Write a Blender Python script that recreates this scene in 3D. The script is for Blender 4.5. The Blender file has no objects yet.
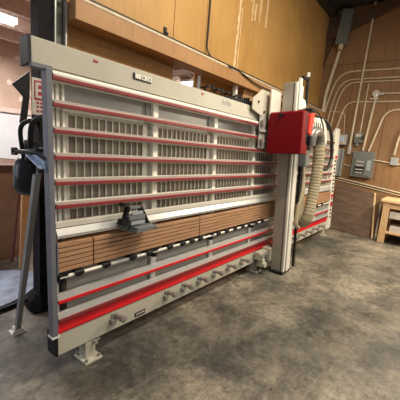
import bpy, bmesh, math, random
from mathutils import Vector, Matrix
random.seed(7)
S = bpy.context.scene
COL = S.collection
R = math.radians

# ------------------------------------------------------------------ materials
def mat(name, col, rough=.5, metal=0., var=.12, scale=6., emit=0., bump=0., col2=None, detail=5.):
    m = bpy.data.materials.new(name); m.use_nodes = True
    nt = m.node_tree; b = nt.nodes['Principled BSDF']
    b.inputs['Roughness'].default_value = rough; b.inputs['Metallic'].default_value = metal
    if emit:
        b.inputs['Emission Color'].default_value = (*col, 1); b.inputs['Emission Strength'].default_value = emit
        b.inputs['Base Color'].default_value = (*col, 1); return m
    tc = nt.nodes.new('ShaderNodeTexCoord'); n = nt.nodes.new('ShaderNodeTexNoise')
    n.inputs['Scale'].default_value = scale; n.inputs['Detail'].default_value = detail
    nt.links.new(tc.outputs['Object'], n.inputs['Vector'])
    r = nt.nodes.new('ShaderNodeValToRGB')
    c2 = col2 or tuple(min(1, c * (1 + var)) for c in col); c1 = tuple(c * (1 - var) for c in col) if not col2 else col
    r.color_ramp.elements[0].position = .32; r.color_ramp.elements[1].position = .68
    r.color_ramp.elements[0].color = (*c1, 1); r.color_ramp.elements[1].color = (*c2, 1)
    nt.links.new(n.outputs['Fac'], r.inputs['Fac']); nt.links.new(r.outputs['Color'], b.inputs['Base Color'])
    if bump:
        bp = nt.nodes.new('ShaderNodeBump'); bp.inputs['Strength'].default_value = bump; bp.inputs['Distance'].default_value = .01
        nt.links.new(n.outputs['Fac'], bp.inputs['Height']); nt.links.new(bp.outputs['Normal'], b.inputs['Normal'])
    return m

def wood(name, c1, c2, rough=.6, stretch=(1, 8, 8), scale=3.):
    m = mat(name, c1, rough, col2=c2, scale=scale)
    nt = m.node_tree; n = [x for x in nt.nodes if x.type == 'TEX_NOISE'][0]; tc = [x for x in nt.nodes if x.type == 'TEX_COORD'][0]
    mp = nt.nodes.new('ShaderNodeMapping'); mp.inputs['Scale'].default_value = stretch
    nt.links.new(tc.outputs['Object'], mp.inputs['Vector']); nt.links.new(mp.outputs['Vector'], n.inputs['Vector'])
    n.inputs['Distortion'].default_value = .6
    return m

M = dict(
    cream=mat('cream_paint', (.50, .475, .385), .42, var=.05, scale=3),
    alu=mat('aluminium', (.60, .60, .58), .33, .35, var=.06, scale=8),
    white=mat('white_paint', (.78, .76, .68), .4, var=.05, scale=5),
    sheet2=mat('sheet_metal_dark', (.35, .345, .315), .45, .1, var=.12, scale=2.5),
    sheet=mat('sheet_metal', (.44, .43, .40), .42, .2, var=.14, scale=2.5),
    slots=mat('slotted_panel', (.66, .63, .55), .5, var=.08, scale=3),
    backing=mat('felt_backing', (.25, .215, .17), .8, var=.22, scale=4),
    bluegrey=mat('blue_grey_paint', (.17, .175, .21), .45, .1, var=.1),
    darkgrey=mat('dark_grey', (.022, .022, .027), .5, var=.2),
    black=mat('black_rubber', (.012, .012, .013), .5, var=.3),
    railred=mat('rail_red', (.26, .034, .038), .42, var=.1),
    red=mat('ledge_red', (.66, .008, .014), .38, var=.06),
    boxred=mat('cover_red', (.18, .0012, .006), .42, var=.08, scale=2),
    orange=mat('orange_red', (.82, .04, .02), .4, var=.06),
    slat=wood('slat_wood', (.36, .19, .10), (.54, .31, .17), .5, (1.5, 12, 30), 3),
    col=mat('column_steel', (.36, .34, .29), .4, .3, var=.12, scale=5),
    elbow=mat('grey_pipe', (.22, .21, .20), .35, .3, var=.12),
    hose=mat('beige_hose', (.36, .30, .19), .6, var=.12),
    strut=mat('strut_paint', (.30, .31, .30), .45, .2, var=.1),
    steel=mat('dark_steel', (.016, .014, .015), .75, 0., var=.4, scale=9),
    blue=mat('pale_blue', (.48, .62, .80), .4, .1, var=.12, scale=20),
    tank=mat('tank_dark', (.03, .03, .035), .25, .3, var=.2),
    zinc=mat('zinc', (.36, .35, .32), .35, .3, var=.15, scale=20),
    conduit=mat('conduit_grey', (.60, .52, .38), .45, 0., var=.12, scale=12),
    pole=mat('pole_brown', (.16, .06, .045), .6),
    boxgreen=mat('jamb_green', (.13, .13, .10), .6, var=.15),
    boxgrey=mat('box_grey', (.17, .19, .185), .45, .1, var=.08),
    boxlight=mat('box_light', (.37, .41, .43), .4, .1, var=.06),
    signwhite=mat('sign_white', (.55, .50, .46), .5, var=.08, scale=30),
    signred=mat('sign_red', (.35, .02, .03), .5, var=.08),
    cable=mat('cable_black', (.02, .017, .015), .5),
    pine=wood('pine', (.52, .33, .16), (.68, .46, .25), .6, (2, 6, 14), 3),
    pinetop=wood('pine_top', (.72, .50, .26), (.85, .62, .36), .55, (8, 2, 8), 3),
    plys=wood('worn_plywood', (.13, .085, .06), (.23, .16, .115), .7, (1, 1.2, 5), 2.5),
    pale=mat('pale_box', (.50, .47, .40), .6, var=.12),
    card=mat('cardboard', (.36, .25, .19), .8, var=.16, scale=4),
    cardd=mat('cardboard_dark', (.13, .08, .06), .8, var=.16, scale=4),
    mat_=mat('plastic_sheet', (.24, .29, .38), .45, var=.35, scale=7, bump=.4),
    plastic=mat('white_film', (.72, .74, .76), .35, var=.06, scale=3, bump=.3),
    paper=mat('kraft_facing', (.46, .32, .24), .5, col2=(.62, .45, .35), scale=2.2, bump=.3),
    patch=mat('pale_patch', (.80, .66, .58), .5, var=.1, scale=14),
    joist=wood('joist_wood', (.60, .45, .39), (.74, .58, .50), .7, (8, 1, 8), 2),
    ceilb=mat('ceiling_board', (.52, .38, .34), .8, col2=(.66, .51, .46), scale=2),
    lamp=mat('lamp_tube', (1, .97, .92), emit=9),
    lamph=mat('lamp_housing', (.7, .7, .7), .5),
    roof=mat('dark_roof', (.035, .032, .028), .8, var=.3),
    darkwood=wood('dark_timber', (.075, .040, .022), (.12, .07, .04), .7, (1, 8, 8), 3),
    drip=mat('glue_drip', (.78, .58, .34), .6, var=.12, scale=20),
)

for k_, sp in (('boxred', .2), ('steel', .12), ('black', .25), ('darkgrey', .25)): M[k_].node_tree.nodes['Principled BSDF'].inputs['Specular IOR Level'].default_value = sp
def wallmat(name, c1, c2, dark, sc=1.2):
    m = bpy.data.materials.new(name); m.use_nodes = True; nt = m.node_tree; b = nt.nodes['Principled BSDF']
    b.inputs['Roughness'].default_value = .6
    tc = nt.nodes.new('ShaderNodeTexCoord'); n = nt.nodes.new('ShaderNodeTexNoise'); n.inputs['Scale'].default_value = sc; n.inputs['Detail'].default_value = 6
    n2 = nt.nodes.new('ShaderNodeTexNoise'); n2.inputs['Scale'].default_value = 14; n2.inputs['Detail'].default_value = 4
    mp = nt.nodes.new('ShaderNodeMapping'); mp.inputs['Scale'].default_value = (1, 1, .15)
    r = nt.nodes.new('ShaderNodeValToRGB'); r.color_ramp.elements[0].position = .3; r.color_ramp.elements[1].position = .7
    r.color_ramp.elements[0].color = (*c1, 1); r.color_ramp.elements[1].color = (*c2, 1)
    mx = nt.nodes.new('ShaderNodeMixRGB'); mx.inputs[2].default_value = (*dark, 1)
    r2 = nt.nodes.new('ShaderNodeValToRGB'); r2.color_ramp.elements[0].position = .5; r2.color_ramp.elements[1].position = .85
    r2.color_ramp.elements[1].color = (.7, .7, .7, 1)
    L = nt.links.new
    L(tc.outputs['Object'], n.inputs['Vector']); L(tc.outputs['Object'], mp.inputs['Vector']); L(mp.outputs['Vector'], n2.inputs['Vector'])
    L(n.outputs['Fac'], r.inputs['Fac']); L(n2.outputs['Fac'], r2.inputs['Fac']); L(r2.outputs['Color'], mx.inputs[0])
    L(r.outputs['Color'], mx.inputs[1]); L(mx.outputs['Color'], b.inputs['Base Color'])
    return m
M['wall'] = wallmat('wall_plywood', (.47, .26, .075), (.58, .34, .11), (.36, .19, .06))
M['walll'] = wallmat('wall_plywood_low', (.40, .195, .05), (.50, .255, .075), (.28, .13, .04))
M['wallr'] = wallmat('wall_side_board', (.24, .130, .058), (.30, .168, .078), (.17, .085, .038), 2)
M['wallr_d'] = mat('seam_dark', (.16, .085, .04), .8)
M['header'] = wallmat('header_board', (.38, .20, .08), (.47, .26, .11), (.26, .13, .05))

def floormat():
    m = bpy.data.materials.new('concrete_floor'); m.use_nodes = True; nt = m.node_tree; b = nt.nodes['Principled BSDF']
    L = nt.links.new; N = nt.nodes.new
    tc = N('ShaderNodeTexCoord')
    def noise(sc, det, dist=0, rough=.6):
        n = N('ShaderNodeTexNoise'); n.inputs['Scale'].default_value = sc; n.inputs['Detail'].default_value = det
        n.inputs['Distortion'].default_value = dist; n.inputs['Roughness'].default_value = rough
        L(tc.outputs['Object'], n.inputs['Vector']); return n
    def ramp(n, p0, c0, p1, c1):
        r = N('ShaderNodeValToRGB'); e = r.color_ramp.elements; e[0].position = p0; e[1].position = p1; e[0].color = (*c0, 1); e[1].color = (*c1, 1)
        L(n.outputs['Fac'], r.inputs['Fac']); return r
    a = ramp(noise(.8, 6, .2), .40, (.115, .110, .095), .62, (.36, .315, .245))
    st = ramp(noise(2.2, 15, .3, .78), .42, (.26, .275, .28), .56, (1, 1, 1))
    fine = ramp(noise(17, 15, .2, .8), .38, (.45, .45, .46), .58, (1.12, 1.10, 1.05))
    pale = ramp(noise(5, 15, .6, .9), .57, (0, 0, 0), .66, (.55, .55, .55))
    blk = ramp(noise(9, 8, .3, .7), .66, (1, 1, 1), .70, (.25, .25, .25))
    mp = N('ShaderNodeMapping'); mp.inputs['Rotation'].default_value = (0, 0, .9); mp.inputs['Scale'].default_value = (2.2, 16, 1)
    ns = N('ShaderNodeTexNoise'); ns.inputs['Scale'].default_value = 1.6; ns.inputs['Detail'].default_value = 12; ns.inputs['Roughness'].default_value = .75; ns.inputs['Distortion'].default_value = .9
    L(tc.outputs['Object'], mp.inputs['Vector']); L(mp.outputs['Vector'], ns.inputs['Vector'])
    stk = ramp(ns, .56, (0, 0, 0), .64, (.6, .6, .6)); msk = ramp(noise(.75, 3), .48, (0, 0, 0), .6, (1, 1, 1))
    sm_ = N('ShaderNodeMixRGB'); sm_.blend_type = 'MULTIPLY'; sm_.inputs[0].default_value = 1; L(stk.outputs[0], sm_.inputs[1]); L(msk.outputs[0], sm_.inputs[2])
    m1 = N('ShaderNodeMixRGB'); m1.blend_type = 'MULTIPLY'; m1.inputs[0].default_value = .75; L(a.outputs[0], m1.inputs[1]); L(st.outputs[0], m1.inputs[2])
    m2 = N('ShaderNodeMixRGB'); m2.blend_type = 'MULTIPLY'; m2.inputs[0].default_value = .9; L(m1.outputs[0], m2.inputs[1]); L(fine.outputs[0], m2.inputs[2])
    m4 = N('ShaderNodeMixRGB'); m4.blend_type = 'MULTIPLY'; m4.inputs[0].default_value = .9; L(m2.outputs[0], m4.inputs[1]); L(blk.outputs[0], m4.inputs[2])
    m3 = N('ShaderNodeMixRGB'); m3.inputs[2].default_value = (.40, .38, .32, 1); L(pale.outputs[0], m3.inputs[0]); L(m4.outputs[0], m3.inputs[1])
    m5 = N('ShaderNodeMixRGB'); m5.inputs[2].default_value = (.44, .42, .36, 1); L(sm_.outputs[0], m5.inputs[0]); L(m3.outputs[0], m5.inputs[1])
    L(m5.outputs[0], b.inputs['Base Color'])
    rr = ramp(noise(2.5, 6, .5), .35, (.32, .32, .32), .65, (.62, .62, .62)); L(rr.outputs[0], b.inputs['Roughness'])
    bp = N('ShaderNodeBump'); bp.inputs['Strength'].default_value = .25; bp.inputs['Distance'].default_value = .01
    L(fine.outputs[0], bp.inputs['Height']); L(bp.outputs[0], b.inputs['Normal'])
    return m
M['floor'] = floormat()

# ------------------------------------------------------------------ helpers
def box(bm, x0, x1, y0, y1, z0, z1):
    vs = [bm.verts.new((x, y, z)) for x in (x0, x1) for y in (y0, y1) for z in (z0, z1)]
    for f in ((0, 1, 3, 2), (4, 6, 7, 5), (0, 4, 5, 1), (2, 3, 7, 6), (0, 2, 6, 4), (1, 5, 7, 3)):
        bm.faces.new([vs[i] for i in f])
def prism(bm, pts, axis, a0, a1):
    """pts: 2-D outline; axis 'x','y','z' extrusion between a0,a1"""
    def mk(p, a):
        return {'x': (a, p[0], p[1]), 'y': (p[0], a, p[1]), 'z': (p[0], p[1], a)}[axis]
    A = [bm.verts.new(mk(p, a0)) for p in pts]; B = [bm.verts.new(mk(p, a1)) for p in pts]; n = len(pts)
    bm.faces.new(A); bm.faces.new(B[::-1])
    for i in range(n): bm.faces.new((A[i], B[i], B[(i + 1) % n], A[(i + 1) % n]))
def cyl(bm, p0, p1, r0, r1=None, n=16):
    r1 = r0 if r1 is None else r1
    p0 = Vector(p0); p1 = Vector(p1); d = (p1 - p0).normalized()
    u = d.orthogonal().normalized(); v = d.cross(u)
    A = []; B = []
    for i in range(n):
        c = math.cos(2 * math.pi * i / n) * u + math.sin(2 * math.pi * i / n) * v
        A.append(bm.verts.new(p0 + c * r0)); B.append(bm.verts.new(p1 + c * r1))
    bm.faces.new(A); bm.faces.new(B[::-1])
    for i in range(n): bm.faces.new((A[i], B[i], B[(i + 1) % n], A[(i + 1) % n]))
def smooth_path(pts, sub=6):
    P = [Vector(p) for p in pts]; out = []
    for i in range(len(P) - 1):
        a = P[max(i - 1, 0)]; b = P[i]; c = P[i + 1]; d = P[min(i + 2, len(P) - 1)]
        for k in range(sub):
            t = k / sub
            out.append(.5 * ((2 * b) + (c - a) * t + (2 * a - 5 * b + 4 * c - d) * t * t + (3 * b - a - 3 * c + d) * t ** 3))
    out.append(P[-1]); return out
def tube(bm, pts, r, n=10, smooth=0, ridge=0., sy=1.):
    P = smooth_path(pts, smooth) if smooth else [Vector(p) for p in pts]
    if ridge:                                # resample finely
        Q = []
        for a, b in zip(P, P[1:]):
            k = max(1, int((b - a).length / .010))
            Q += [a.lerp(b, i / k) for i in range(k)]
        P = Q + [P[-1]]
    rings = []; u = None
    for i, p in enumerate(P):
        d = (P[min(i + 1, len(P) - 1)] - P[max(i - 1, 0)]).normalized()
        u = d.orthogonal().normalized() if u is None else (u - d * u.dot(d)).normalized()
        v = d.cross(u); rad = (r(i / (len(P) - 1)) if callable(r) else r)
        if ridge: rad *= 1 + ridge * (1 if i % 4 < 2 else -1)
        rings.append([bm.verts.new(p + rad * (math.cos(2 * math.pi * k / n) * u + sy * math.sin(2 * math.pi * k / n) * v)) for k in range(n)])
    for A, B in zip(rings, rings[1:]):
        for k in range(n): bm.faces.new((A[k], A[(k + 1) % n], B[(k + 1) % n], B[k]))
    bm.faces.new(rings[0][::-1]); bm.faces.new(rings[-1])
def arc_corner(pts, rad=.12, n=5):
    """round the corners of a polyline"""
    P = [Vector(p) for p in pts]; out = [P[0]]
    for i in range(1, len(P) - 1):
        a = (P[i - 1] - P[i]); b = (P[i + 1] - P[i]); r = min(rad, a.length * .49, b.length * .49)
        A = P[i] + a.normalized() * r; B = P[i] + b.normalized() * r
        for k in range(n + 1):
            t = k / n; out.append((1 - t) ** 2 * A + 2 * t * (1 - t) * P[i] + t * t * B)
    return out + [P[-1]]
def lathe(bm, prof, c=(0, 0, 0), n=24):
    rings = [[bm.verts.new((c[0] + r * math.cos(2 * math.pi * k / n), c[1] + r * math.sin(2 * math.pi * k / n), c[2] + z)) for k in range(n)] for r, z in prof]
    for A, B in zip(rings, rings[1:]):
        for k in range(n): bm.faces.new((A[k], A[(k + 1) % n], B[(k + 1) % n], B[k]))
    bm.faces.new(rings[0][::-1]); bm.faces.new(rings[-1])

def obj(name, fn, m, parent=None, bevel=0., smooth=False, label=None):
    bm = bmesh.new(); fn(bm)
    bmesh.ops.recalc_face_normals(bm, faces=bm.faces)
    me = bpy.data.meshes.new(name); bm.to_mesh(me); bm.free()
    me.materials.append(M[m] if isinstance(m, str) else m)
    o = bpy.data.objects.new(name, me); COL.objects.link(o)
    if parent: o.parent = parent
    if smooth:
        for p in me.polygons: p.use_smooth = True
        me.update()
        try: me.set_sharp_from_angle(angle=R(40))
        except Exception: pass
    if bevel:
        b = o.modifiers.new('bevel', 'BEVEL'); b.width = bevel; b.segments = 2; b.limit_method = 'ANGLE'
    if label: o['label'] = label
    return o
def bx(name, dims, m, parent=None, bevel=0., label=None):
    return obj(name, lambda bm: box(bm, *dims), m, parent, bevel, label=label)
def thing(name, label, cat, loc=(0, 0, 0), rot=(0, 0, 0), group=None):
    o = bpy.data.objects.new(name, None); COL.objects.link(o); o.empty_display_size = .1
    o.location = loc; o.rotation_euler = rot; o['label'] = label; o['category'] = cat
    if group: o['group'] = group
    return o
def tag(o, label, cat, group=None, kind=None):
    o['label'] = label; o['category'] = cat
    if group: o['group'] = group
    if kind: o['kind'] = kind
    return o
def struct(o, label=None):
    o['kind'] = 'structure'
    if label: o['label'] = label
    return o

# ------------------------------------------------------------------ the setting
YW = 2.75; XR = 7.8
struct(bx('floor', (-3, XR + .1, -3.5, 6.3, -.12, 0), 'floor'), 'stained grey brown concrete floor')
# upper back wall: four big panels with seams, standing on the header
def upper(bm):
    xs = [1.367, 2.69, 3.27, XR]
    for a, b in zip(xs, xs[1:]): box(bm, a + .004, b - .004, YW, YW + .05, 2.60, 4.98)
struct(obj('wall_back', upper, 'wall', bevel=.003), 'orange plywood upper back wall')
def lower(bm):
    box(bm, 1.367, 2.72, YW, YW + .05, 0, 2.60)
    box(bm, 2.72, 3.25, YW, YW + .05, 0, 2.18)
    box(bm, 3.25, XR, YW, YW + .05, 0, 2.30)
    box(bm, 4.6, XR, YW, YW + .05, 2.30, 2.60)
struct(obj('wall_back_lower', lower, 'walll'), 'plywood lower back wall behind the saw')
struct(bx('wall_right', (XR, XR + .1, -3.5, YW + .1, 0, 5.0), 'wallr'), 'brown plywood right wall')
def seams(bm):
    for y in (1.25, 2.02): box(bm, XR - .006, XR, y, y + .012, 1.2, 3.77)
    box(bm, XR - .006, XR, -3, 2.7, 3.77, 3.785)
struct(obj('trim_1', seams, 'wallr_d'), 'dark seams between the right wall boards')
# header beam along the back wall
struct(bx('trim_2', (1.37, XR, 2.54, YW, 2.55, 2.70), 'header', bevel=.004), 'brown boxed ledge along the back wall')
# studs & infill in the openings
struct(bx('trim_3', (3.24, 3.26, YW, YW + .05, 2.16, 2.55), 'pale'), 'pale stud at the wall opening')
struct(bx('trim_4', (3.90, 3.95, YW - .14, YW - .08, 2.30, 2.55), 'white'), 'white stud behind the saw')
struct(bx('trim_5', (4.15, 4.45, YW - .12, YW - .02, 2.28, 2.55), 'header'), 'short wooden block under the ledge')
struct(bx('trim_6', (3.26, 4.6, YW + .12, YW + .15, 2.05, 2.60), 'wall'), 'plywood infill behind the opening')
# ceiling / roof
struct(bx('ceiling', (1.30, XR, -.6, YW + .05, 5.0, 5.1), 'roof'), 'dark roof underside')
struct(bx('trim_7', (5.8, XR, 2.58, YW, 4.86, 5.0), 'roof'), 'dark roof beam along the back wall')
def rafter(bm): prism(bm, [(2.74, 4.32), (2.74, 4.56), (1.1, 5.16), (1.1, 4.92)], 'x', XR - .12, XR)
struct(obj('trim_8', rafter, 'darkwood'), 'dark sloping rafter on the right wall')
def brace(bm): prism(bm, [(YW, 3.75), (YW, 4.9), (2.46, 4.9), (2.60, 4.3)], 'x', XR - .06, XR)
struct(obj('trim_9', brace, 'darkwood'), 'dark corner post')
# jamb by the steel column
def jamb(bm):
    box(bm, 1.352, 1.364, 2.66, 2.8, 0, 4.9); box(bm, 1.262, 1.272, 2.66, 2.8, 0, 4.9)
struct(obj('trim_10', jamb, 'alu'), 'pale edge strips of the door jamb')
def jamb2(bm): box(bm, 1.272, 1.352, 2.74, 2.8, 0, 4.9); box(bm, 1.292, 1.342, 2.70, 2.74, 0, 4.9)
struct(obj('trim_13', jamb2, 'boxgreen', bevel=.003), 'greenish grey metal jamb beside the steel column')
# the adjoining room
struct(bx('wall_far', (-3, XR, 6.2, 6.3, 1.98, 3.2), 'paper'), 'tan paper faced wall of the adjoining room')
def lowfar(bm):
    box(bm, -3, XR, 6.2, 6.3, 0, 1.98)
struct(obj('wall_far_lower', lowfar, 'plastic'), 'white film covered lower wall of the adjoining room')
struct(bx('trim_11', (-3, XR, 6.16, 6.2, 1.94, 2.02), 'joist'), 'timber rail on the far wall')
def patches(bm):
    rr = random.Random(3)
    for _ in range(16):
        x = rr.uniform(1.3, 2.9); z = rr.uniform(2.1, 2.9); w = rr.uniform(.05, .14); a = rr.uniform(-.6, .6)
        prism(bm, [(x, z), (x + w, z + a * w), (x + w * .9, z + .05 + a * w), (x + w * .3, z + .1), (x - w * .1, z + .06)], 'y', 6.185, 6.2)
tag(obj('tape_patch', patches, 'patch'), 'pale torn tape patches scattered over the tan wall', 'tape', kind='stuff')
struct(bx('ceiling_far', (-3, XR, YW + .05, 6.3, 3.16, 3.2), 'ceilb'), 'pinkish board ceiling of the adjoining room')
def joists(bm):
    for y in (3.2, 3.75, 4.3, 4.95, 5.6): box(bm, -3, XR, y, y + .05, 3.0, 3.16)
    for x in (1.15, 4.3, 6.1): box(bm, x, x + .09, YW + .06, 6.2, 2.92, 3.0)
struct(obj('trim_12', joists, 'joist'), 'exposed wooden joists')

# fluorescent lights in the adjoining room
def tubelight(name, a, b, label):
    t = thing(name, label, 'light', ((a[0] + b[0]) / 2, (a[1] + b[1]) / 2, a[2]), group=None)
    c = Vector(t.location); A = Vector(a) - c; B = Vector(b) - c; d = (B - A).normalized(); s = Vector((-d.y, d.x, 0))
    def hs(bm):
        p = [A + s * .09, A - s * .09, B - s * .09, B + s * .09]
        for v in p: v.z = 0
        lo = [bm.verts.new(v + Vector((0, 0, .03))) for v in p]; hi = [bm.verts.new(v * 1 + Vector((0, 0, .08))) for v in p]
        bm.faces.new(lo); bm.faces.new(hi[::-1])
        for i in range(4): bm.faces.new((lo[i], hi[i], hi[(i + 1) % 4], lo[(i + 1) % 4]))
    obj('housing', hs, 'lamph', t)
    for k in (-1, 1): obj('tube', lambda bm: cyl(bm, A + s * .045 * k, B + s * .045 * k, .034, n=12), 'lamp', t, smooth=True)
    return t
tubelight('fluorescent_light', (.3, 4.62, 2.99), (1.68, 4.62, 2.99), 'long white fluorescent light on the pinkish ceiling at top left')
tubelight('fluorescent_light', (5.28, 4.25, 2.99), (5.28, 5.45, 2.99), 'fluorescent light glimpsed through the gap above the saw')

# ------------------------------------------------------------------ panel saw
TH = R(3.33); YF = 1.80
saw = thing('panel_saw', 'long vertical panel saw with cream frame, red rails and a red saw unit cover', 'saw', (.84, YF, 0), (-TH, 0, 0))
X0 = .84                                    # parts below are written with x measured from the camera line
def sobj(name, fn, m, parent=None, **k):
    o = obj(name, fn, m, parent or saw, **k)
    if parent is None: o.location.x = -X0
    return o
def sbx(name, d, m, parent=None, **k): return sobj(name, lambda bm: box(bm, *d), m, parent, **k)
XE = 6.68
# beams
bb = sbx('bottom_beam', (.885, XE, 0, .115, .145, .300), 'cream', bevel=.004)
sbx('end_cap', (.868, .885, -.002, .117, .143, .302), 'black', bb, label='black end cap of the bottom beam')
tb = sbx('top_beam', (.775, XE, -.005, .10, 1.995, 2.145), 'cream', bevel=.004)
sbx('end_cap', (.757, .775, -.007, .102, 1.993, 2.147), 'darkgrey', tb, label='dark grey end cap of the top beam')
# logo badges on the top beam
def badge(bm):
    z = 2.088
    for x0, w in ((1.50, .055), (1.565, .05), (1.622, .04)):
        box(bm, x0, x0 + w, -.017, -.005, z - .014, z + .018)
sobj('lettering', badge, 'white', tb, label='small white raised lettering')
def badge_shadow(bm):  # dark strips painted as the shadow of the raised letters, plus letter holes
    for x0, w in ((1.496, .06), (1.562, .052), (1.62, .042)):
        box(bm, x0, x0 + w, -.0105, -.005, 2.068, 2.074)
    box(bm, 1.489, 1.497, -.015, -.005, 2.07, 2.112)
    box(bm, 1.575, 1.587, -.019, -.017, 2.084, 2.098); box(bm, 1.637, 1.647, -.019, -.017, 2.084, 2.098)
sobj('lettering', badge_shadow, 'darkgrey', tb, label='painted dark shadow strokes and holes of the lettering')
def badge2(bm):
    for x0 in (2.635, 2.735):
        box(bm, x0, x0 + .012, -.008, -.004, 2.075, 2.118); box(bm, x0, x0 + .05, -.008, -.004, 2.072, 2.084)
        box(bm, x0 + .05, x0 + .06, -.008, -.004, 2.074, 2.10); box(bm, x0 + .02, x0 + .05, -.008, -.004, 2.094, 2.102)
    prism(bm, [(2.702, 2.07), (2.712, 2.07), (2.728, 2.12), (2.718, 2.12)], 'y', -.008, -.004)
sobj('lettering', badge2, 'sheet2', tb, label='small dark lettering near the saw unit')
for x in (1.163, 2.29):
    def rl(bm, x=x):
        box(bm, x, x + .013, -.008, -.004, 2.10, 2.118); box(bm, x + .013, x + .034, -.008, -.004, 2.103, 2.115)
    sobj('logo', rl, 'signred', tb, label='tiny dark red logo mark')
# white rounded guide below the top beam
def guide(bm):
    pts = [(-.004 - .022 * math.sin(a), 1.963 + .024 * math.cos(a)) for a in [math.pi * i / 8 for i in range(9)]] + [(.02, 1.939), (.02, 1.987)]
    prism(bm, pts, 'x', .885, 3.42); prism(bm, pts, 'x', 4.05, XE - .05)
sobj('guide_rail', guide, 'white', smooth=True)
sbx('guide_gap', (.885, XE - .05, .02, .05, 1.95, 1.998), 'darkgrey')
# end posts
sbx('end_post', (.838, .874, -.035, .025, .302, 1.985), 'bluegrey', bevel=.003, label='blue grey square end post')
sbx('post_bracket', (.765, .880, -.03, -.0, 1.975, 1.998), 'bluegrey')
sbx('post_bracket', (.832, .882, -.038, .028, .299, .312), 'white')
# far end post with punched holes
def farpost(bm):
    box(bm, XE - .02, XE + .22, -.02, .02, .12, 2.20); box(bm, XE + .04, XE + .25, -.03, .02, 1.60, 2.24)
    box(bm, XE - .02, XE + .02, .02, .10, .12, 2.16)
fpst = sobj('far_post', farpost, 'white', bevel=.004, label='white end post punched with dark holes')
def fh(bm):
    for i in range(22):
        z = .35 + i * .08; box(bm, XE + .08, XE + .17, -.024, -.018, z, z + .035)
sobj('punched_holes', fh, 'darkgrey', fpst)
for z in (1.62, .80, .62):
    def fh2(bm, z=z): box(bm, XE + .06, XE + .20, -.036 if z > 1.6 else -.026, -.019, z, z + .06)
    sobj('red_mark', fh2, 'red', fpst, label='small red mark')
# uprights
UP = [1.72, 2.56, 3.39, 4.22, 5.05, 5.88]
for x in UP:
    def upr(bm, x=x):
        box(bm, x, x + .055, .022, .11, .30, 1.995)
    o = sobj('upright', upr, 'white', bevel=.003)
    sbx('flange', (x - .045, x, .055, .11, .30, 1.995), 'sheet', o)
def firstup(bm):
    box(bm, .885, .915, .03, .1, .31, 1.93); box(bm, .925, .945, .03, .1, .98, 1.93); box(bm, .965, .98, .03, .1, .98, 1.93)
    box(bm, .915, .925, .06, .1, .31, 1.93); box(bm, .945, .965, .06, .1, .98, 1.93)
sobj('upright', firstup, 'white', bevel=.002)
# back panels per bay
RZ = [1.942, 1.787, 1.630, 1.470, 1.310, 1.161]
bays = [(.98, 1.675)] + [(a + .055, b - .045) for a, b in zip(UP, UP[1:] + [XE])]
def holed(bm, x0, x1, z0, z1, holes_x, holes_z, y0, y1):
    """panel with a grid of rectangular through holes"""
    xs = [x0] + [v for h in holes_x for v in h] + [x1]; zs = [z0] + [v for h in holes_z for v in h] + [z1]
    V = {}
    def vv(i, j, y):
        if (i, j, y) not in V: V[(i, j, y)] = bm.verts.new((xs[i], y, zs[j]))
        return V[(i, j, y)]
    solid = lambda i, j: 0 <= i < len(xs) - 1 and 0 <= j < len(zs) - 1 and not (i % 2 and j % 2)
    for i in range(len(xs) - 1):
        for j in range(len(zs) - 1):
            if solid(i, j):
                for y in (y0, y1): bm.faces.new((vv(i, j, y), vv(i + 1, j, y), vv(i + 1, j + 1, y), vv(i, j + 1, y)))
                for (di, dj, a, b) in ((-1, 0, (i, j), (i, j + 1)), (1, 0, (i + 1, j), (i + 1, j + 1)), (0, -1, (i, j), (i + 1, j)), (0, 1, (i, j + 1), (i + 1, j + 1))):
                    if not solid(i + di, j + dj): bm.faces.new((vv(*a, y0), vv(*b, y0), vv(*b, y1), vv(*a, y1)))
for bi, (a, b) in enumerate(bays):
    s = a + (.03 if bi == 0 else .02); n = int((b - .01 - s) / .057)
    hx = [(s + i * .057, s + i * .057 + .047) for i in range(n)]
    hz = [(1.060, 1.130)] + [(RZ[i + 1] + .034, RZ[i] - .022) for i in (4, 3, 2, 1)]
    p = sobj('slotted_panel', lambda bm: holed(bm, a, b, .985, 1.745, hx, hz, .046, .049), 'slots')
    sbx('backing', (a, b, .056, .060, .985, 1.75), 'backing', p)
    sbx('cover_panel', (a, b, .075, .080, 1.752, 1.94), 'sheet')
    sbx('lower_panel', (a - .01, b + .01, .034, .040, .31, .74), 'sheet2')
# rails
for z in RZ:
    def ral(bm, z=z):
        prism(bm, [(-.012, z + .013), (-.018, z + .030), (.028, z + .032), (.03, z - .015), (-.005, z - .014)], 'x', .885, XE - .03)
    o = sobj('support_rail', ral, 'white')
    sbx('rail_insert', (.88, XE - .03, -.030, -.005, z - .012, z + .012), 'railred', o, bevel=.003, label='dark red plastic insert of the rail')
    sbx('rail_stop', (.872, .893, -.028, .0, z - .010, z + .016), 'black', o)
for z, zt, rm in ((.528, .578, 'red'), (.400, .446, 'railred')):
    def ral(bm, z=z, zt=zt):
        prism(bm, [(-.018, z + .012), (-.012, zt), (.018, zt + .002), (.018, z - .008), (-.005, z - .008)], 'x', .885, XE - .03)
    o = sobj('support_rail', ral, 'alu')
    sbx('rail_insert', (.885, XE - .03, -.026, -.006, z - .010, z + .012), rm, o, bevel=.002, label='red plastic insert of the rail')
    # little red side strip
def ledge(bm):
    prism(bm, [(-.004, .302), (-.008, .312), (.006, .386), (.05, .388), (.05, .302)], 'x', .886, XE - .03)
sobj('red_ledge', ledge, 'red', label='bright red sloping ledge')
# light roller band above the slats
def band(bm):
    prism(bm, [(-.03, .958), (-.034, .978), (-.012, 1.020), (.04, 1.022), (.04, .952)], 'x', .885, XE - .03)
sobj('roller_cover', band, 'alu')
sbx('cover_lip', (.885, XE - .03, -.012, .04, 1.024, 1.062), 'slots', bevel=.003)
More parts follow.
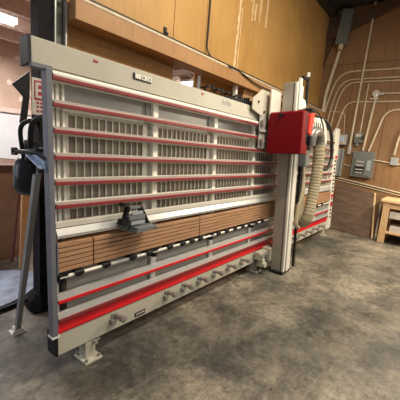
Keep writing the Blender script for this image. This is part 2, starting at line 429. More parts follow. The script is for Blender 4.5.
# wooden slats
for a, b in ((.885, 1.126), (1.136, 2.296), (2.306, 4.30), (4.31, XE - .03)):
    def sl(bm, a=a, b=b):
        for i in range(6):
            z = .738 + i * .0325; box(bm, a, b, -.038, -.018, z, z + .0262)
        box(bm, a, b, -.018, .02, .737, .928)
    sobj('wooden_slat_strip', sl, 'slat', bevel=.002)
sbx('slat_holder', (.876, .884, -.04, .03, .72, .94), 'bluegrey')
# white tube and black rollers below
sobj('roller_tube', lambda bm: cyl(bm, (.89, -.034, .702), (XE - .03, -.034, .702), .012, n=12), 'white', smooth=True)
rx = [1.02, 1.23, 1.47, 1.64, 1.88, 2.05, 2.18, 2.31, 2.62, 2.78, 2.95, 3.12, 3.27, 3.45, 3.62, 4.3, 4.6, 4.9, 5.2, 5.5, 5.8, 6.1]
def roller(bm, x):
    cyl(bm, (x - .030, -.040, .710), (x + .030, -.040, .710), .020, n=12)
    box(bm, x - .018, x + .018, -.052, .04, .686, .734)
for x in rx: sobj('support_roller', lambda bm: roller(bm, x), 'black', smooth=True)
for x in (.90, 1.695, 2.50, 3.36):
    def br(bm, x=x):
        box(bm, x, x + .03, -.035, .04, .655, .735); box(bm, x - .015, x + .045, -.045, -.01, .695, .735)
        cyl(bm, (x + .015, -.05, .672), (x + .015, .0, .672), .014, n=10)
        prism(bm, [(x + .03, .70), (x + .075, .715), (x + .075, .735), (x + .03, .735)], 'y', -.03, .02)
    sobj('roller_bracket', br, 'black')
# stop pins on the bottom beam
def stop(bm, x):
    cyl(bm, (x, .0, .262), (x, -.085, .268), .018, n=14)
    cyl(bm, (x, -.080, .268), (x, -.120, .270), .027, n=14); cyl(bm, (x, -.120, .270), (x, -.126, .270), .013, n=10)
    box(bm, x - .032, x + .022, -.012, .0, .215, .285)
    box(bm, x - .05, x - .025, -.04, .0, .205, .245)
for x in (1.335, 1.905, 2.14, 2.38, 2.64, 2.92, 3.22, 4.4, 4.75, 5.1, 5.45, 5.8, 6.15):
    sobj('stop_pin', lambda bm: stop(bm, x), 'zinc', smooth=True)
def lab(bm):
    box(bm, 1.53, 1.64, -.004, .0, .165, .200)
lp = sobj('label_plate', lab, 'darkgrey', bb, label='small dark label plate')
sbx('label_plate', (1.54, 1.63, -.006, -.004, .179, .189), 'signwhite', lp)
# feet
def foot(x):
    def f(bm):
        box(bm, x - .042, x + .042, .005, .09, .012, .150)
    o = sobj('foot', f, 'cream', bevel=.005)
    sbx('foot_plate', (x - .068, x + .068, -.045, .12, -.004, .014), 'cream', o, bevel=.003)
    for dx in (-.05, .05):
        for y in (-.028, .105): sobj('bolt', lambda bm: cyl(bm, (x + dx, y, .01), (x + dx, y, .034), .012, n=6), 'zinc', o)
    sobj('bolt', lambda bm: cyl(bm, (x + .03, -.03, .128), (x + .03, .0, .128), .013, n=8), 'zinc', o)
    sobj('bolt', lambda bm: cyl(bm, (x + .05, .02, .12), (x + .085, .02, .12), .012, n=8), 'zinc', o)
foot_local = [1.125, 3.62, 6.55]
for x in foot_local: foot(x)
# tall support strut at the left end (foot far behind the frame)
CT, ST = math.cos(TH), math.sin(TH)
def W(x, y, z):                             # world -> saw local
    dy = y - YF; return (x, dy * CT - z * ST, dy * ST + z * CT)
def strutf(bm):
    a = Vector(W(.88, 2.49, .012)); b = Vector(W(.86, 2.055, 1.34))
    tube(bm, [a, b], .026, n=4) 
def strutf2(bm):
    b = Vector(W(.87, 2.07, 1.30)); c = Vector(W(.87, 2.0, 1.52)); tube(bm, [b, c], .016, n=4)
st = sobj('support_strut', strutf, 'strut', label='grey square strut standing behind the left end')
sobj('inner_tube', strutf2, 'strut', st)
def sfoot(bm):
    x, y, z = W(.88, 2.49, 0); box(bm, x - .05, x + .05, y - .05, y + .05, z - .004, z + .012)
    box(bm, x - .028, x + .028, y - .03, y + .03, z + .012, z + .05)
sobj('strut_foot', sfoot, 'white', st)
for dx in (-.036, .036):
    def sfb(bm, dx=dx):
        x, y, z = W(.88, 2.49, 0); cyl(bm, (x + dx, y - .036, z + .008), (x + dx, y - .036, z + .026), .008, n=6)
    sobj('bolt', sfb, 'zinc', st)
# pale blue hinged bracket linking strut and frame
def bl(bm):
    prism(bm, [(-.01, 1.375), (.20, 1.46), (.27, 1.50), (.21, 1.515), (.0, 1.445)], 'x', .83, .86)
    prism(bm, [(-.005, 1.40), (.19, 1.475), (.19, 1.485), (-.005, 1.41)], 'x', .80, .835)
sobj('hinge_bracket', bl, 'blue', label='pale blue hinged metal bracket')
def bl2(bm):
    tube(bm, [(.85, -.01, 1.46), (.84, .10, 1.495), (.81, .36, 1.50)], .016, n=8)
    cyl(bm, (.80, .02, 1.39), (.88, .02, 1.39), .016, n=12)
    cyl(bm, (.80, .19, 1.46), (.88, .19, 1.46), .014, n=12)
    box(bm, .825, .87, .10, .22, 1.485, 1.52)
sobj('hinge_pin', bl2, 'darkgrey')
def ringf(bm):
    for y0, y1, z0, z1 in ((.35, .365, 1.48, 1.52), (.41, .425, 1.48, 1.52), (.35, .425, 1.475, 1.488), (.35, .425, 1.512, 1.525)): box(bm, .80, .815, y0, y1, z0, z1)
sobj('hinge_ring', ringf, 'darkgrey')
# --- black cable chain and brackets on top of the machine
def chain(bm):
    for i in range(20):
        x = 2.66 + i * .045; h = 2.165 + .04 * min(1, i / 9); box(bm, x, x + .038, .02, .09, 2.145, h)
ch = sobj('cable_chain', chain, 'black', bevel=.003)
for x in (2.44, 2.60, 2.78, 2.96, 3.14):
    def arm(bm, x=x):
        box(bm, x, x + .015, .03, .14, 2.205, 2.217); box(bm, x, x + .015, .075, .09, 2.145, 2.21); box(bm, x - .03, x + .07, .02, .035, 2.208, 2.222)
        box(bm, x + .055, x + .075, .015, .04, 2.195, 2.232)
    sobj('bracket_arm', arm, 'black', ch)
# --- carriage with column
CX0, CX1, CY0, CY1 = 3.775, 4.0, -.30, -.14
col = sbx('saw_column', (CX0, CX1, CY0, CY1, .012, 2.50), 'col', bevel=.004)
def prof(bm):
    box(bm, CX0 + .01, CX0 + .045, CY0 - .022, CY0, .02, 2.50)
    box(bm, CX0 + .085, CX0 + .15, CY0 - .028, CY0, .02, 2.56)
    box(bm, CX0 + .17, CX1 - .005, CY0 - .02, CY0, .02, 2.48)
sobj('guide_profile', prof, 'white', col, bevel=.002)
def grooves(bm):
    box(bm, CX0 + .05, CX0 + .08, CY0 - .006, CY0, .02, 2.49); box(bm, CX0 + .155, CX0 + .168, CY0 - .006, CY0, .02, 2.49)
    box(bm, CX0 - .003, CX0, CY0 + .012, CY0 + .02, .02, 2.49)
sobj('groove', grooves, 'darkgrey', col)
sbx('column_base', (CX0 - .02, CX1 + .01, CY0 - .02, CY1 + .02, .0, .03), 'darkgrey', col)
def carr(bm):
    box(bm, CX0 - .06, CX1, CY1, -.02, .15, .33); box(bm, CX0 - .26, CX0 - .02, -.10, -.02, .20, .30)
    box(bm, CX0 - .22, CX0 - .14, -.12, -.05, .10, .20); cyl(bm, (CX0 - .18, -.15, .13), (CX0 - .18, -.03, .13), .04, n=14)
sobj('lower_carriage', carr, 'cream', bevel=.004)
for x in (CX0 - .22, CX0 - .10): sobj('carriage_wheel', lambda bm: cyl(bm, (x, -.125, .255), (x, -.10, .255), .028, n=16), 'zinc', smooth=True)
def topcar(bm):
    prism(bm, [(3.18, 2.10), (3.18, 2.22), (3.40, 2.36), (3.58, 2.36), (3.58, 2.05), (3.40, 2.05)], 'y', -.050, -.038)
tcz = sobj('carriage_plate', topcar, 'cream', bevel=.002, label='cream white head plate')
sbx('carriage_plate', (3.38, 3.56, -.048, -.036, 1.66, 2.05), 'sheet', bevel=.002)
for x, z in ((3.31, 2.20), (3.46, 2.10)):
    sobj('bolt', lambda bm: cyl(bm, (x, -.062, z), (x, -.05, z), .014, n=8), 'darkgrey', tcz)
for z in (1.98, 1.76):
    sobj('carriage_wheel', lambda bm: cyl(bm, (3.42, -.09, z), (3.42, -.048, z), .034, n=18), 'zinc', smooth=True)
sbx('wheel_bar', (3.36, 3.52, -.07, -.048, 1.86, 1.89), 'alu')
sbx('head_plate', (3.50, CX0, -.12, -.10, 2.02, 2.38), 'slots', bevel=.003, label='grey beige plate beside the column')
# red cover of the saw unit
def rb(bm): prism(bm, [(3.50, 1.600), (3.50, 2.085), (3.53, 2.105), (3.640, 2.105), (3.640, 1.600)], 'y', -.535, -.095)
rc = sobj('saw_cover', rb, 'boxred', bevel=.012, label='large dark red box cover of the saw unit')
sobj('cover_knob', lambda bm: cyl(bm, (3.466, -.27, 2.058), (3.502, -.27, 2.058), .024, n=18), 'black', rc, smooth=True)
sbx('lower_cover', (3.60, 3.74, -.52, -.40, 1.60, 1.72), 'boxred', rc, bevel=.006)
sbx('cover_back', (3.64, 3.77, -.50, -.11, 1.70, 2.08), 'black', rc, bevel=.004)
# front lever plate (bright red) to the right of the cover
def fr(bm): prism(bm, [(3.76, 1.86), (3.80, 2.10), (3.93, 2.13), (3.90, 2.02), (3.85, 1.84)], 'y', -.52, -.44)
sobj('front_plate', fr, 'orange', bevel=.004, label='bright orange red front plate')
for d in ((3.78, 3.84, -.54, -.40, 1.72, 1.83), (3.84, 3.93, -.50, -.36, 1.66, 1.76), (3.82, 3.98, -.52, -.34, 2.135, 2.165)):
    sbx('handle_block', d, 'black', bevel=.004)
sbx('gear_housing', (4.01, 4.14, -.42, -.18, 1.45, 1.78), 'boxgrey', bevel=.01)
sbx('gear_cover', (4.00, 4.16, -.44, -.30, 1.72, 1.82), 'alu', bevel=.01)
# white motor housing with slots
def motor(bm):
    prism(bm, [(4.10, 1.80), (4.08, 2.06), (4.18, 2.13), (4.70, 2.16), (4.92, 2.10), (4.98, 1.80), (4.70, 1.68), (4.25, 1.72)], 'y', -.38, -.10)
mo = sobj('motor_housing', motor, 'white', bevel=.03, label='off white motor housing with vent slots')
def ms(bm):
    for i in range(4): prism(bm, [(4.32 + i * .09, 1.98), (4.345 + i * .09, 1.98), (4.315 + i * .09, 2.07), (4.29 + i * .09, 2.07)], 'y', -.384, -.378)
sobj('vent_slot', ms, 'darkgrey', mo)
sobj('round_cap', lambda bm: lathe(bm, [(.02, .0), (.10, .03), (.115, .09), (.10, .16), (.05, .2), (.01, .205)], (4.12, -.22, 2.16), 20), 'white', mo, smooth=True)
# grey elbow and hose
el = [(4.10, -.42, 1.74), (4.09, -.43, 1.83), (4.13, -.44, 1.90), (4.23, -.45, 1.925), (4.33, -.45, 1.90), (4.385, -.45, 1.82), (4.40, -.45, 1.76)]
sobj('hose_elbow', lambda bm: tube(bm, el, .074, n=18, smooth=5), 'elbow', smooth=True, label='grey elbow pipe')
hp = [(4.40, -.45, 1.80), (4.41, -.45, 1.65), (4.41, -.45, 1.45), (4.37, -.44, 1.15), (4.30, -.43, .88), (4.26, -.42, .74), (4.27, -.37, .66), (4.34, -.29, .68), (4.42, -.22, .82), (4.50, -.18, 1.2)]
sobj('corrugated_hose', lambda bm: tube(bm, hp, .076, n=18, smooth=6, ridge=.02), 'hose', label='beige corrugated dust hose')
hp2 = [(4.26, -.30, 1.55), (4.18, -.34, 1.15), (4.07, -.34, .85), (4.03, -.35, .66), (4.10, -.36, .60)]
sobj('thin_hose', lambda bm: tube(bm, hp2, .028, n=10, smooth=6), 'hose')
# black rod on the right of the column with top arm
def rod(bm):
    cyl(bm, (4.115, -.32, .03), (4.115, -.32, 2.62), .020, n=12); box(bm, 3.93, 4.13, -.335, -.305, 2.575, 2.60)
    box(bm, 4.08, 4.15, -.34, -.30, .93, 2.02)
sobj('black_rod', rod, 'black')
sobj('rod_tip', lambda bm: cyl(bm, (4.115, -.32, 2.62), (4.115, -.32, 2.68), .024, n=12), 'alu')
cb = [(4.62, -.30, 2.17), (4.80, -.38, 2.14), (4.98, -.42, 1.98), (5.10, -.42, 1.74), (5.10, -.42, 1.54), (4.95, -.42, 1.43), (4.70, -.42, 1.42)]
sobj('power_cable', lambda bm: tube(bm, cb, .026, n=10, smooth=6), 'cable', smooth=True, label='thick black cable looping beside the hose')
sobj('power_cable', lambda bm: tube(bm, [(3.85, -.32, 2.12), (4.10, -.36, 2.22), (4.35, -.42, 2.18), (4.50, -.46, 1.95), (4.52, -.42, 1.70)], .010, n=8, smooth=6), 'cable', label='thin dark cable')

# measuring stop clamped over the slats
cl = thing('clamp_bracket', 'black metal clamp bracket gripping the light rail above the wooden slats', 'clamp', (1.36, YF, .94), (-TH, 0, 0))
def clo(name, fn, m, **k):
    o = obj(name, fn, m, cl, **k); o.location = (-1.36, 0.055, -.94); return o
CY = -.055
clo('base', lambda bm: (prism(bm, [(1.375, .945), (1.60, .955), (1.56, .985), (1.39, .985)], 'y', -.20, -.045), box(bm, 1.34, 1.56, -.10, -.042, .955, 1.03)), 'boxgrey', bevel=.004)
clo('arm', lambda bm: prism(bm, [(1.33, 1.0), (1.36, 1.0), (1.39, 1.13), (1.37, 1.13)], 'y', -.11, -.07), 'black')
clo('arm', lambda bm: (prism(bm, [(1.48, 1.13), (1.495, 1.13), (1.585, .965), (1.56, .965)], 'y', -.12, -.06)), 'black')
clo('cross_bar', lambda bm: (box(bm, 1.38, 1.49, -.12, -.08, 1.11, 1.13), box(bm, 1.36, 1.51, -.14, -.06, 1.03, 1.065)), 'boxgrey', bevel=.004)
clo('scale_plate', lambda bm: (box(bm, 1.385, 1.485, -.142, -.132, 1.07, 1.095), box(bm, 1.37, 1.50, -.148, -.14, 1.0, 1.025)), 'boxlight', label='light grey scale plate')
clo('knob', lambda bm: cyl(bm, (1.33, -.12, 1.150), (1.33, -.07, 1.150), .014, n=12), 'black', smooth=True)
clo('knob', lambda bm: cyl(bm, (1.33, -.13, 1.02), (1.33, -.07, 1.02), .026, n=14), 'black', smooth=True)

# ------------------------------------------------------------------ left side
sc = thing('steel_column', 'dark steel column standing between the doorway and the plywood wall', 'column', (1.196, 2.75, 0))
def hbeam(bm):
    box(bm, -.056, .056, -.07, -.055, .01, 4.9); box(bm, -.056, .056, .055, .07, .01, 4.9); box(bm, -.008, .008, -.055, .055, .01, 4.9)
    box(bm, -.056, -.048, -.055, .055, .01, 4.9)
obj('shaft', hbeam, 'steel', sc)
bx('base_plate', (-.12, .06, -.10, .10, 0, .02), 'steel', sc)
bx('tank_bracket', (-.20, .04, -.10, -.07, 1.26, 1.30), 'steel', sc)
obj('rubble', lambda bm: lathe(bm, [(.14, .02), (.13, .10), (.09, .16), (.03, .17)], n=9), 'steel', sc)
# sign
sg = thing('wall_sign', 'white and red sign with a big letter E on the dark column', 'sign', (1.160, 2.679, 1.91))
bx('panel', (-.075, .075, -.006, 0, -.155, .135), 'signwhite', sg, bevel=.002)
def eb(bm): box(bm, -.056, .07, -.009, -.006, -.035, .115)
obj('red_field', eb, 'signred', sg)
def el_(bm):
    box(bm, -.05, -.03, -.012, -.009, -.02, .10)
    for z in (-.02, .03, .08): box(bm, -.03, .006, -.012, -.009, z, z + .020)
obj('letter', el_, 'signwhite', sg, label='white letter E')
for z in (-.065, -.095, -.13):
    for x in (-.04, -.012, .016, .044): bx('small_character', (x, x + .018, -.009, -.006, z, z + .015), 'signred', sg)
# black hanging bracket on the column
def hang(bm):
    prism(bm, [(1.078, 2.09), (.95, 1.965), (1.03, 1.885), (1.0, 1.68), (1.05, 1.67), (1.078, 1.90)], 'y', 2.69, 2.71)
tag(obj('hanging_bracket', hang, 'black', bevel=.003), 'black angular metal piece hanging beside the column and sign', 'bracket')
# dark tank with hose
tk = thing('mounted_tank', 'dark rounded tank hanging beside the column below the sign', 'tank', (1.005, 2.56, 1.12))
obj('body', lambda bm: lathe(bm, [(.05, 0), (.09, .03), (.105, .07), (.105, .20), (.09, .26), (.06, .30), (.03, .31)], n=28), 'tank', tk, smooth=True)
obj('valve', lambda bm: (cyl(bm, (0, 0, .31), (0, 0, .40), .028, n=14), box(bm, -.02, .10, -.02, .02, .39, .43)), 'darkgrey', tk)
obj('hose', lambda bm: tube(bm, [(-.04, -.03, .28), (-.07, -.05, .50), (-.02, -.06, .57), (.05, -.06, .57), (.07, -.05, .50)], .016, n=10, smooth=6), 'black', tk, smooth=True)
obj('hose', lambda bm: tube(bm, [(-.02, -.08, .27), (-.01, -.09, .52), (.03, -.10, .59), (.10, -.10, .62), (.17, -.10, .58)], .020, n=10, smooth=6), 'black', tk, smooth=True)
# bin
bn = thing('cardboard_bin', 'large brown cardboard bin on the floor at the left edge', 'bin', (1.26, 4.75, 0))
obj('body', lambda bm: lathe(bm, [(.60, 0), (.615, .05), (.62, .6), (.625, 1.19), (.60, 1.195), (.595, .05), (.3, .04)], n=28), 'card', bn, smooth=True)
obj('rim', lambda bm: lathe(bm, [(.63, 1.10), (.635, 1.13), (.635, 1.20), (.605, 1.205), (.60, 1.15)], n=28), 'cardd', bn, smooth=True)
pl = obj('wooden_board', lambda bm: prism(bm, [(0, 0), (.10, 0), (.20, .95), (.10, .95)], 'y', -.012, .012), 'pine')
pl.location = (1.36, 3.75, 0.0); pl.rotation_euler = (R(-6), 0, R(8)); tag(pl, 'light brown wooden board leaning against the cardboard bin', 'board')
hh = obj('broom_handle', lambda bm: cyl(bm, (0, 0, 0.0), (.16, .10, 1.05), .017, n=10), 'pole', smooth=True); hh.location = (1.36, 3.98, .017)
tag(hh, 'reddish brown pole leaning between the bin and the strut', 'pole')
# plastic sheet
def sheetf(bm):
    rr = random.Random(5); n = 30; top = []; bot = []
    for i in range(n):
        a = 2 * math.pi * i / n; r = 1 + .05 * math.sin(3 * a) + rr.uniform(-.02, .02)
        top.append((.80 * r * math.cos(a), .50 * r * math.sin(a)))
    ct = bm.verts.new((0, 0, .055)); T = [bm.verts.new((x, y, .045 + .012 * math.sin(5 * i))) for i, (x, y) in enumerate(top)]
    I = [bm.verts.new((x * .6, y * .6, .05 + .01 * math.sin(3 * i))) for i, (x, y) in enumerate(top)]
    B = [bm.verts.new((x * 1.0, y * 1.0, .0)) for x, y in top]
    for i in range(n):
        j = (i + 1) % n; bm.faces.new((ct, I[i], I[j])); bm.faces.new((I[i], T[i], T[j], I[j])); bm.faces.new((T[i], B[i], B[j], T[j]))
    bm.faces.new(B[::-1])
sh = thing('plastic_sheet', 'crumpled pale bluish plastic sheet lying on the floor at the left edge', 'sheet', (.62, 3.45, 0), (0, 0, R(-20)))
obj('film', sheetf, 'mat_', sh, smooth=True)
def edge(bm):
    n = 40; pts = [(.82 * math.cos(a), .52 * math.sin(a), .022) for a in [R(200) + R(150) * i / n for i in range(n + 1)]]
    tube(bm, pts, .024, n=8)
obj('hem', edge, 'black', sh, smooth=True)

# ------------------------------------------------------------------ back wall fittings
def pipe(name, pts, r, m, label, cat='pipe', rad=.12, group=None, straps=None):
    o = obj(name, lambda bm: tube(bm, arc_corner(pts, rad), r, n=10), m, smooth=True)
    return tag(o, label, cat, group)
pipe('wall_pipe', [(1.33, 2.60, 2.735), (7.75, 2.60, 2.735)], .020, 'conduit', 'pale metal pipe lying along the brown ledge of the back wall')
pipe('wall_pipe', [(1.33, 2.70, 2.80), (7.75, 2.70, 2.80)], .017, 'cable', 'thin dark pipe running just above the pale pipe on the back wall')
pipe('wall_cable', [(3.30, 2.735, 4.6), (3.30, 2.73, 2.86), (3.42, 2.66, 2.76), (3.75, 2.53, 2.73), (4.3, 2.515, 2.64), (5.6, 2.52, 2.63)], .010, 'cable', 'thin black cable hanging down the orange wall and along the ledge', 'cable', .15)
jb = thing('wall_hook', 'small dark wall hook fixed at the plywood seam', 'hook', (2.55, YW, 2.86))
bx('plate', (-.02, .02, -.015, 0, -.04, .05), 'darkgrey', jb); bx('peg', (-.01, .015, -.05, -.015, -.03, -.01), 'darkgrey', jb)
# glue drips on the wall
def drip(bm):
    rr = random.Random(9)
    def rib(pts):
        L_ = [bm.verts.new((x - w, YW - .006, z)) for x, z, w in pts]; Rr = [bm.verts.new((x + w, YW - .006, z)) for x, z, w in pts]
        L2 = [bm.verts.new((x - w, YW - .0005, z)) for x, z, w in pts]; R2 = [bm.verts.new((x + w, YW - .0005, z)) for x, z, w in pts]
        for i in range(len(pts) - 1):
            bm.faces.new((L_[i], Rr[i], Rr[i + 1], L_[i + 1])); bm.faces.new((L2[i], L_[i], L_[i + 1], L2[i + 1])); bm.faces.new((Rr[i], R2[i], R2[i + 1], Rr[i + 1]))
    n = 34; rib([(4.02 + rr.uniform(-.008, .008) - .03 * i / n, 4.2 - i * 1.42 / n, .022 + rr.uniform(-.008, .010)) for i in range(n + 1)])
    rib([(4.07 + rr.uniform(-.006, .006), 3.7 - i * .9 / 20, .006 + rr.uniform(-.003, .006)) for i in range(21)])
    for x, l, z in ((4.44, .25, 3.78), (4.36, .5, 4.0), (4.58, .35, 3.9), (4.80, .45, 4.0), (4.30, .12, 3.88)):
        rib([(x + rr.uniform(-.01, .01), z + .1 - i * l / 6, .022 * (1 - i / 9) + rr.uniform(0, .012)) for i in range(7)])
tag(obj('glue_drip', drip, 'drip'), 'pale dried drips running down the orange plywood wall', 'drips', kind='stuff')

# ------------------------------------------------------------------ right wall fittings
XC = XR - .03
G = 'metal conduits on the right wall'
def con(pts, label, r=.018, rad=.14, dx=0.): pipe('conduit', [(XR - r - .002 - dx, y, z) for y, z in pts], r, 'conduit', label, 'conduit', rad, G)
con([(-.8, 3.56), (2.36, 3.62), (2.54, 2.9), (2.66, 1.9)], 'topmost curved conduit running right to left and down the wall corner', .018, .34)
con([(-.8, 3.40), (2.27, 3.44), (2.42, 2.9), (2.52, 1.9)], 'conduit just below the topmost one, curving down near the corner', .015, .28)
con([(-.8, 3.33), (2.17, 3.37), (2.32, 2.9), (2.42, 1.9)], 'third conduit from the top bending down toward the corner', .015, .28)
con([(-.8, 2.89), (2.10, 2.94), (2.26, 2.2), (2.26, 1.9)], 'conduit crossing mid wall and bending down above the light grey switch box', .018, .22)
con([(-.8, 2.74), (1.26, 2.75), (1.46, 1.84)], 'lower curved conduit bending down into the grey panel box', .022, .22)
con([(1.81, 5.0), (1.86, 1.93)], 'long straight conduit rising from the short fitting to the roof', .024, dx=.04)
con([(1.68, 3.30), (1.69, 2.24)], 'thin short conduit rising out of the small grey box', .014, dx=.045)
con([(-.8, 3.06), (1.46, 3.10)], 'straight conduit running right from the round junction fitting', .018)
con([(1.50, 3.05), (1.58, 1.85)], 'conduit dropping from the round junction fitting to the panel box', .024)
con([(2.42, 2.72), (2.10, 2.71), (2.04, 2.20)], 'thin bent conduit above the light grey switch box', .009, .12)
con([(2.60, 1.95), (2.58, 3.1), (2.40, 4.12)], 'thick conduit rising to the grey metal duct under the roof', .040, dx=.04)
con([(.55, 3.0), (.92, 2.25), (.95, 1.80)], 'conduit at the right picture edge dropping toward the bench', .020, .3, dx=.04)
con([(2.55, 1.24), (-.8, .81)], 'lowest sloping conduit running above the leaning plywood', .016)
con([(2.55, 1.19), (-.8, .75)], 'sloping conduit just beneath its twin above the leaning plywood', .010)
con([(1.94, 1.50), (1.78, 1.47)], 'short horizontal conduit between the tall cabinet and the grey panel', .012)
con([(1.33, 1.66), (.6, 1.58)], 'horizontal conduit leaving the right side of the grey panel', .014)
tag(bx('conduit_fitting', (XR - .07, XR, 1.825, 1.895, 1.74, 1.94), 'alu', bevel=.015), 'short pale fitting at the foot of the long straight conduit', 'fitting')
jf = thing('junction_fitting', 'pale round conduit junction fitting with a clamp ear', 'fitting', (XR, 1.50, 3.09))
obj('body', lambda bm: (cyl(bm, (-.08, 0, 0), (0, 0, 0), .075, n=18), cyl(bm, (-.04, 0, -.13), (-.04, 0, 0), .045, n=12), cyl(bm, (-.04, -.15, 0), (-.04, 0, 0), .035, n=12)), 'alu', jf, smooth=True)
bx('clamp', (-.09, 0, -.06, .10, -.12, -.09), 'conduit', jf)
# grey metal duct
dk = thing('metal_duct', 'grey metal wireway box high in the corner under the roof', 'duct', (XR - .12, 2.36, 4.45))
obj('body', lambda bm: prism(bm, [(.13, -.25), (-.10, -.28), (-.16, .42), (.06, .48)], 'x', -.12, 0), 'boxgrey', dk, bevel=.006)
obj('collar', lambda bm: cyl(bm, (-.05, .015, -.37), (-.05, .0, -.26), .055, n=14), 'conduit', dk)
# panel box
pb = thing('electrical_panel', 'large grey electrical panel box with breaker window', 'panel', (XR, 1.55, 1.54))
bx('body', (-.11, 0, -.24, .20, -.29, .29), 'boxgrey', pb, bevel=.008)
dr = bx('door', (-.125, -.11, -.20, .14, -.25, .16), 'boxgrey', pb, bevel=.004)
bx('latch', (-.14, -.125, -.20, -.12, -.13, .10), 'boxlight', dr)
def brk(bm):
    for z in (.05, -.04, -.13, -.20): box(bm, -.134, -.125, -.06, .10, z, z + .022)
obj('breaker', brk, 'signwhite', dr); bx('window', (-.130, -.125, -.08, .12, -.22, -.02), 'darkgrey', dr)
# small box
sb = thing('switch_box', 'small grey switch box above the large electrical panel', 'switch box', (XR, 1.70, 2.13))
bx('body', (-.09, 0, -.085, .085, -.11, .11), 'boxgrey', sb, bevel=.006); bx('label_sticker', (-.094, -.09, -.05, .06, .02, .09), 'signwhite', sb)
obj('pipe_stub', lambda bm: cyl(bm, (-.04, .03, -.18), (-.04, .02, -.11), .035, n=12), 'boxgrey', sb); bx('lever', (-.14, -.09, -.105, -.085, -.04, .05), 'darkgrey', sb)
# light switch box
lb = thing('switch_box', 'light grey switch box with a blue toggle near the saw end', 'switch box', (XR, 2.04, 2.07))
bx('body', (-.14, 0, -.10, .10, -.12, .12), 'boxlight', lb, bevel=.006); bx('front_rim', (-.146, -.14, -.085, .085, -.105, .105), 'pale', lb); bx('toggle', (-.16, -.146, -.045, .035, -.05, .07), 'blue', lb)
# tall cabinet
tc_ = thing('metal_cabinet', 'tall narrow light grey metal wall cabinet under the switch box', 'cabinet', (XR, 2.05, 1.56))
bx('body', (-.10, 0, -.08, .11, -.34, .30), 'boxlight', tc_, bevel=.006); bx('door_edge', (-.11, -.10, -.075, -.04, -.33, .29), 'boxgrey', tc_)
ob = thing('outlet_box', 'small pale outlet box on the wall at the right picture edge above the bench', 'outlet', (XR, .93, 1.66))
bx('body', (-.06, 0, -.07, .07, -.08, .08), 'alu', ob, bevel=.005); bx('cover', (-.068, -.06, -.06, .06, -.07, .07), 'boxlight', ob)
# leaning plywood and strips
pw = thing('plywood_sheet', 'worn brown plywood sheet leaning against the right wall', 'plywood', (7.30, 1.50, 0), (0, R(12.0), R(-14)))
obj('board', lambda bm: prism(bm, [(-.46, .005), (.52, .005), (.52, 1.10), (-.33, .96)], 'x', -.012, .012), 'plys', pw, bevel=.002)
for a_, b_, lbl, mm in (((7.18, .995, .012), (7.66, 1.16, .94), 'pale wooden strip leaning along the right edge of the plywood sheet', 'pinetop'), ((7.30, .95, .012), (7.70, 1.02, .72), 'short pale strip leaning between the plywood sheet and the bench leg', 'pale')):
    o = obj('wooden_strip', lambda bm: tube(bm, [Vector(a_) - Vector((a_[0], a_[1], 0)), Vector(b_) - Vector((a_[0], a_[1], 0))], .022, n=4), mm); o.location = (a_[0], a_[1], 0); tag(o, lbl, 'wood strip')
# bench
bc = thing('workbench', 'rough pine workbench with a pale top against the right wall', 'workbench', (7.42, .10, 0))
bx('bench_top', (-.38, .34, -1.1, .84, .84, .895), 'pinetop', bc, bevel=.006)
bx('apron', (-.34, -.30, -1.05, .80, .72, .84), 'pine', bc, bevel=.003)
for x in (-.35, .22):
    for y in (.67, -1.05): bx('leg', (x, x + .09, y, y + .12, 0, .84), 'pine', bc, bevel=.004)
bx('shelf', (-.33, .30, -1.05, .78, .20, .24), 'pine', bc, bevel=.004)
bx('side_rail', (-.33, .31, .70, .74, .60, .70), 'pine', bc)
o = bx('storage_box', (-.18, .22, -.30, .30, 0.001, .13), 'signwhite', bevel=.006); o.location = (7.31, .42, .24); tag(o, 'pale low box lying on the lower shelf of the workbench', 'box')
bx('drawer', (-.32, .18, -.85, .655, .52, .66), 'pale', bc, bevel=.006, label='pale grey drawer tray')

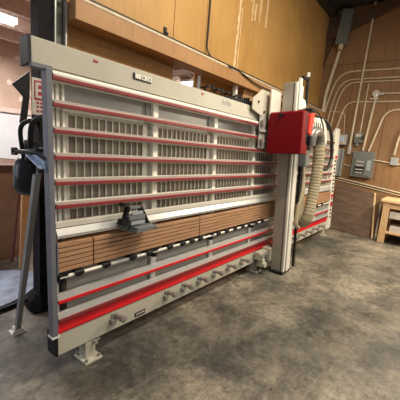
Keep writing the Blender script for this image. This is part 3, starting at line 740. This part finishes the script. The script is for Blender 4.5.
# ------------------------------------------------------------------ lights, world
def area(name, loc, rot, sx, sy, power, col=(1, .9, .78)):
    l = bpy.data.lights.new(name, 'AREA'); l.shape = 'RECTANGLE'; l.size = sx; l.size_y = sy; l.energy = power; l.color = col
    o = bpy.data.objects.new(name, l); COL.objects.link(o); o.location = loc; o.rotation_euler = rot; return o
area('unseen_lamp', (3.2, .2, 4.5), (R(14), 0, 0), 2.4, .5, 175, (1, .885, .70))
area('unseen_lamp', (1.2, -1.4, 4.2), (R(8), 0, 0), 2.4, .5, 28, (1, .90, .78))
area('unseen_lamp', (6.2, -1.0, 3.1), (0, 0, 0), 1.6, .5, 190, (1, .885, .70))  # added lamp out of view, hung low to brighten the right floor and lower wall
area('daylight_door', (-2.6, 4.6, 1.9), (0, R(-80), 0), 2.2, 2.6, 38, (.80, .88, 1))
area('adjoining_lamp', (1.3, 4.9, 2.88), (0, 0, 0), 2.2, .3, 85, (1, .93, .9))
area('adjoining_lamp', (5.2, 4.7, 2.88), (0, 0, 0), .3, 1.2, 35, (1, .93, .9))
w = bpy.data.worlds.new('World'); S.world = w; w.use_nodes = True
w.node_tree.nodes['Background'].inputs['Color'].default_value = (.95, .93, 1, 1)
w.node_tree.nodes['Background'].inputs['Strength'].default_value = .17

# ------------------------------------------------------------------ camera
cam = bpy.data.cameras.new('Camera'); co = bpy.data.objects.new('Camera', cam); COL.objects.link(co); S.camera = co
cam.sensor_width = 36; cam.sensor_fit = 'HORIZONTAL'; cam.lens = 36 * 302.724 / 400; cam.clip_start = .05
r = Vector((0.63221424, -0.77033757, 0.08297703)); d = Vector((-0.07891059, -0.17055772, -0.98218287)); f = Vector((0.77076473, 0.61440223, -0.16861681))
mw = Matrix((( r.x, -d.x, -f.x, 0), (r.y, -d.y, -f.y, 0), (r.z, -d.z, -f.z, 1.6), (0, 0, 0, 1)))
co.matrix_world = mw
S.view_settings.view_transform = 'Standard'; S.view_settings.look = 'None'; S.view_settings.gamma = 1; S.view_settings.exposure = .2
S.view_settings.use_curve_mapping = False
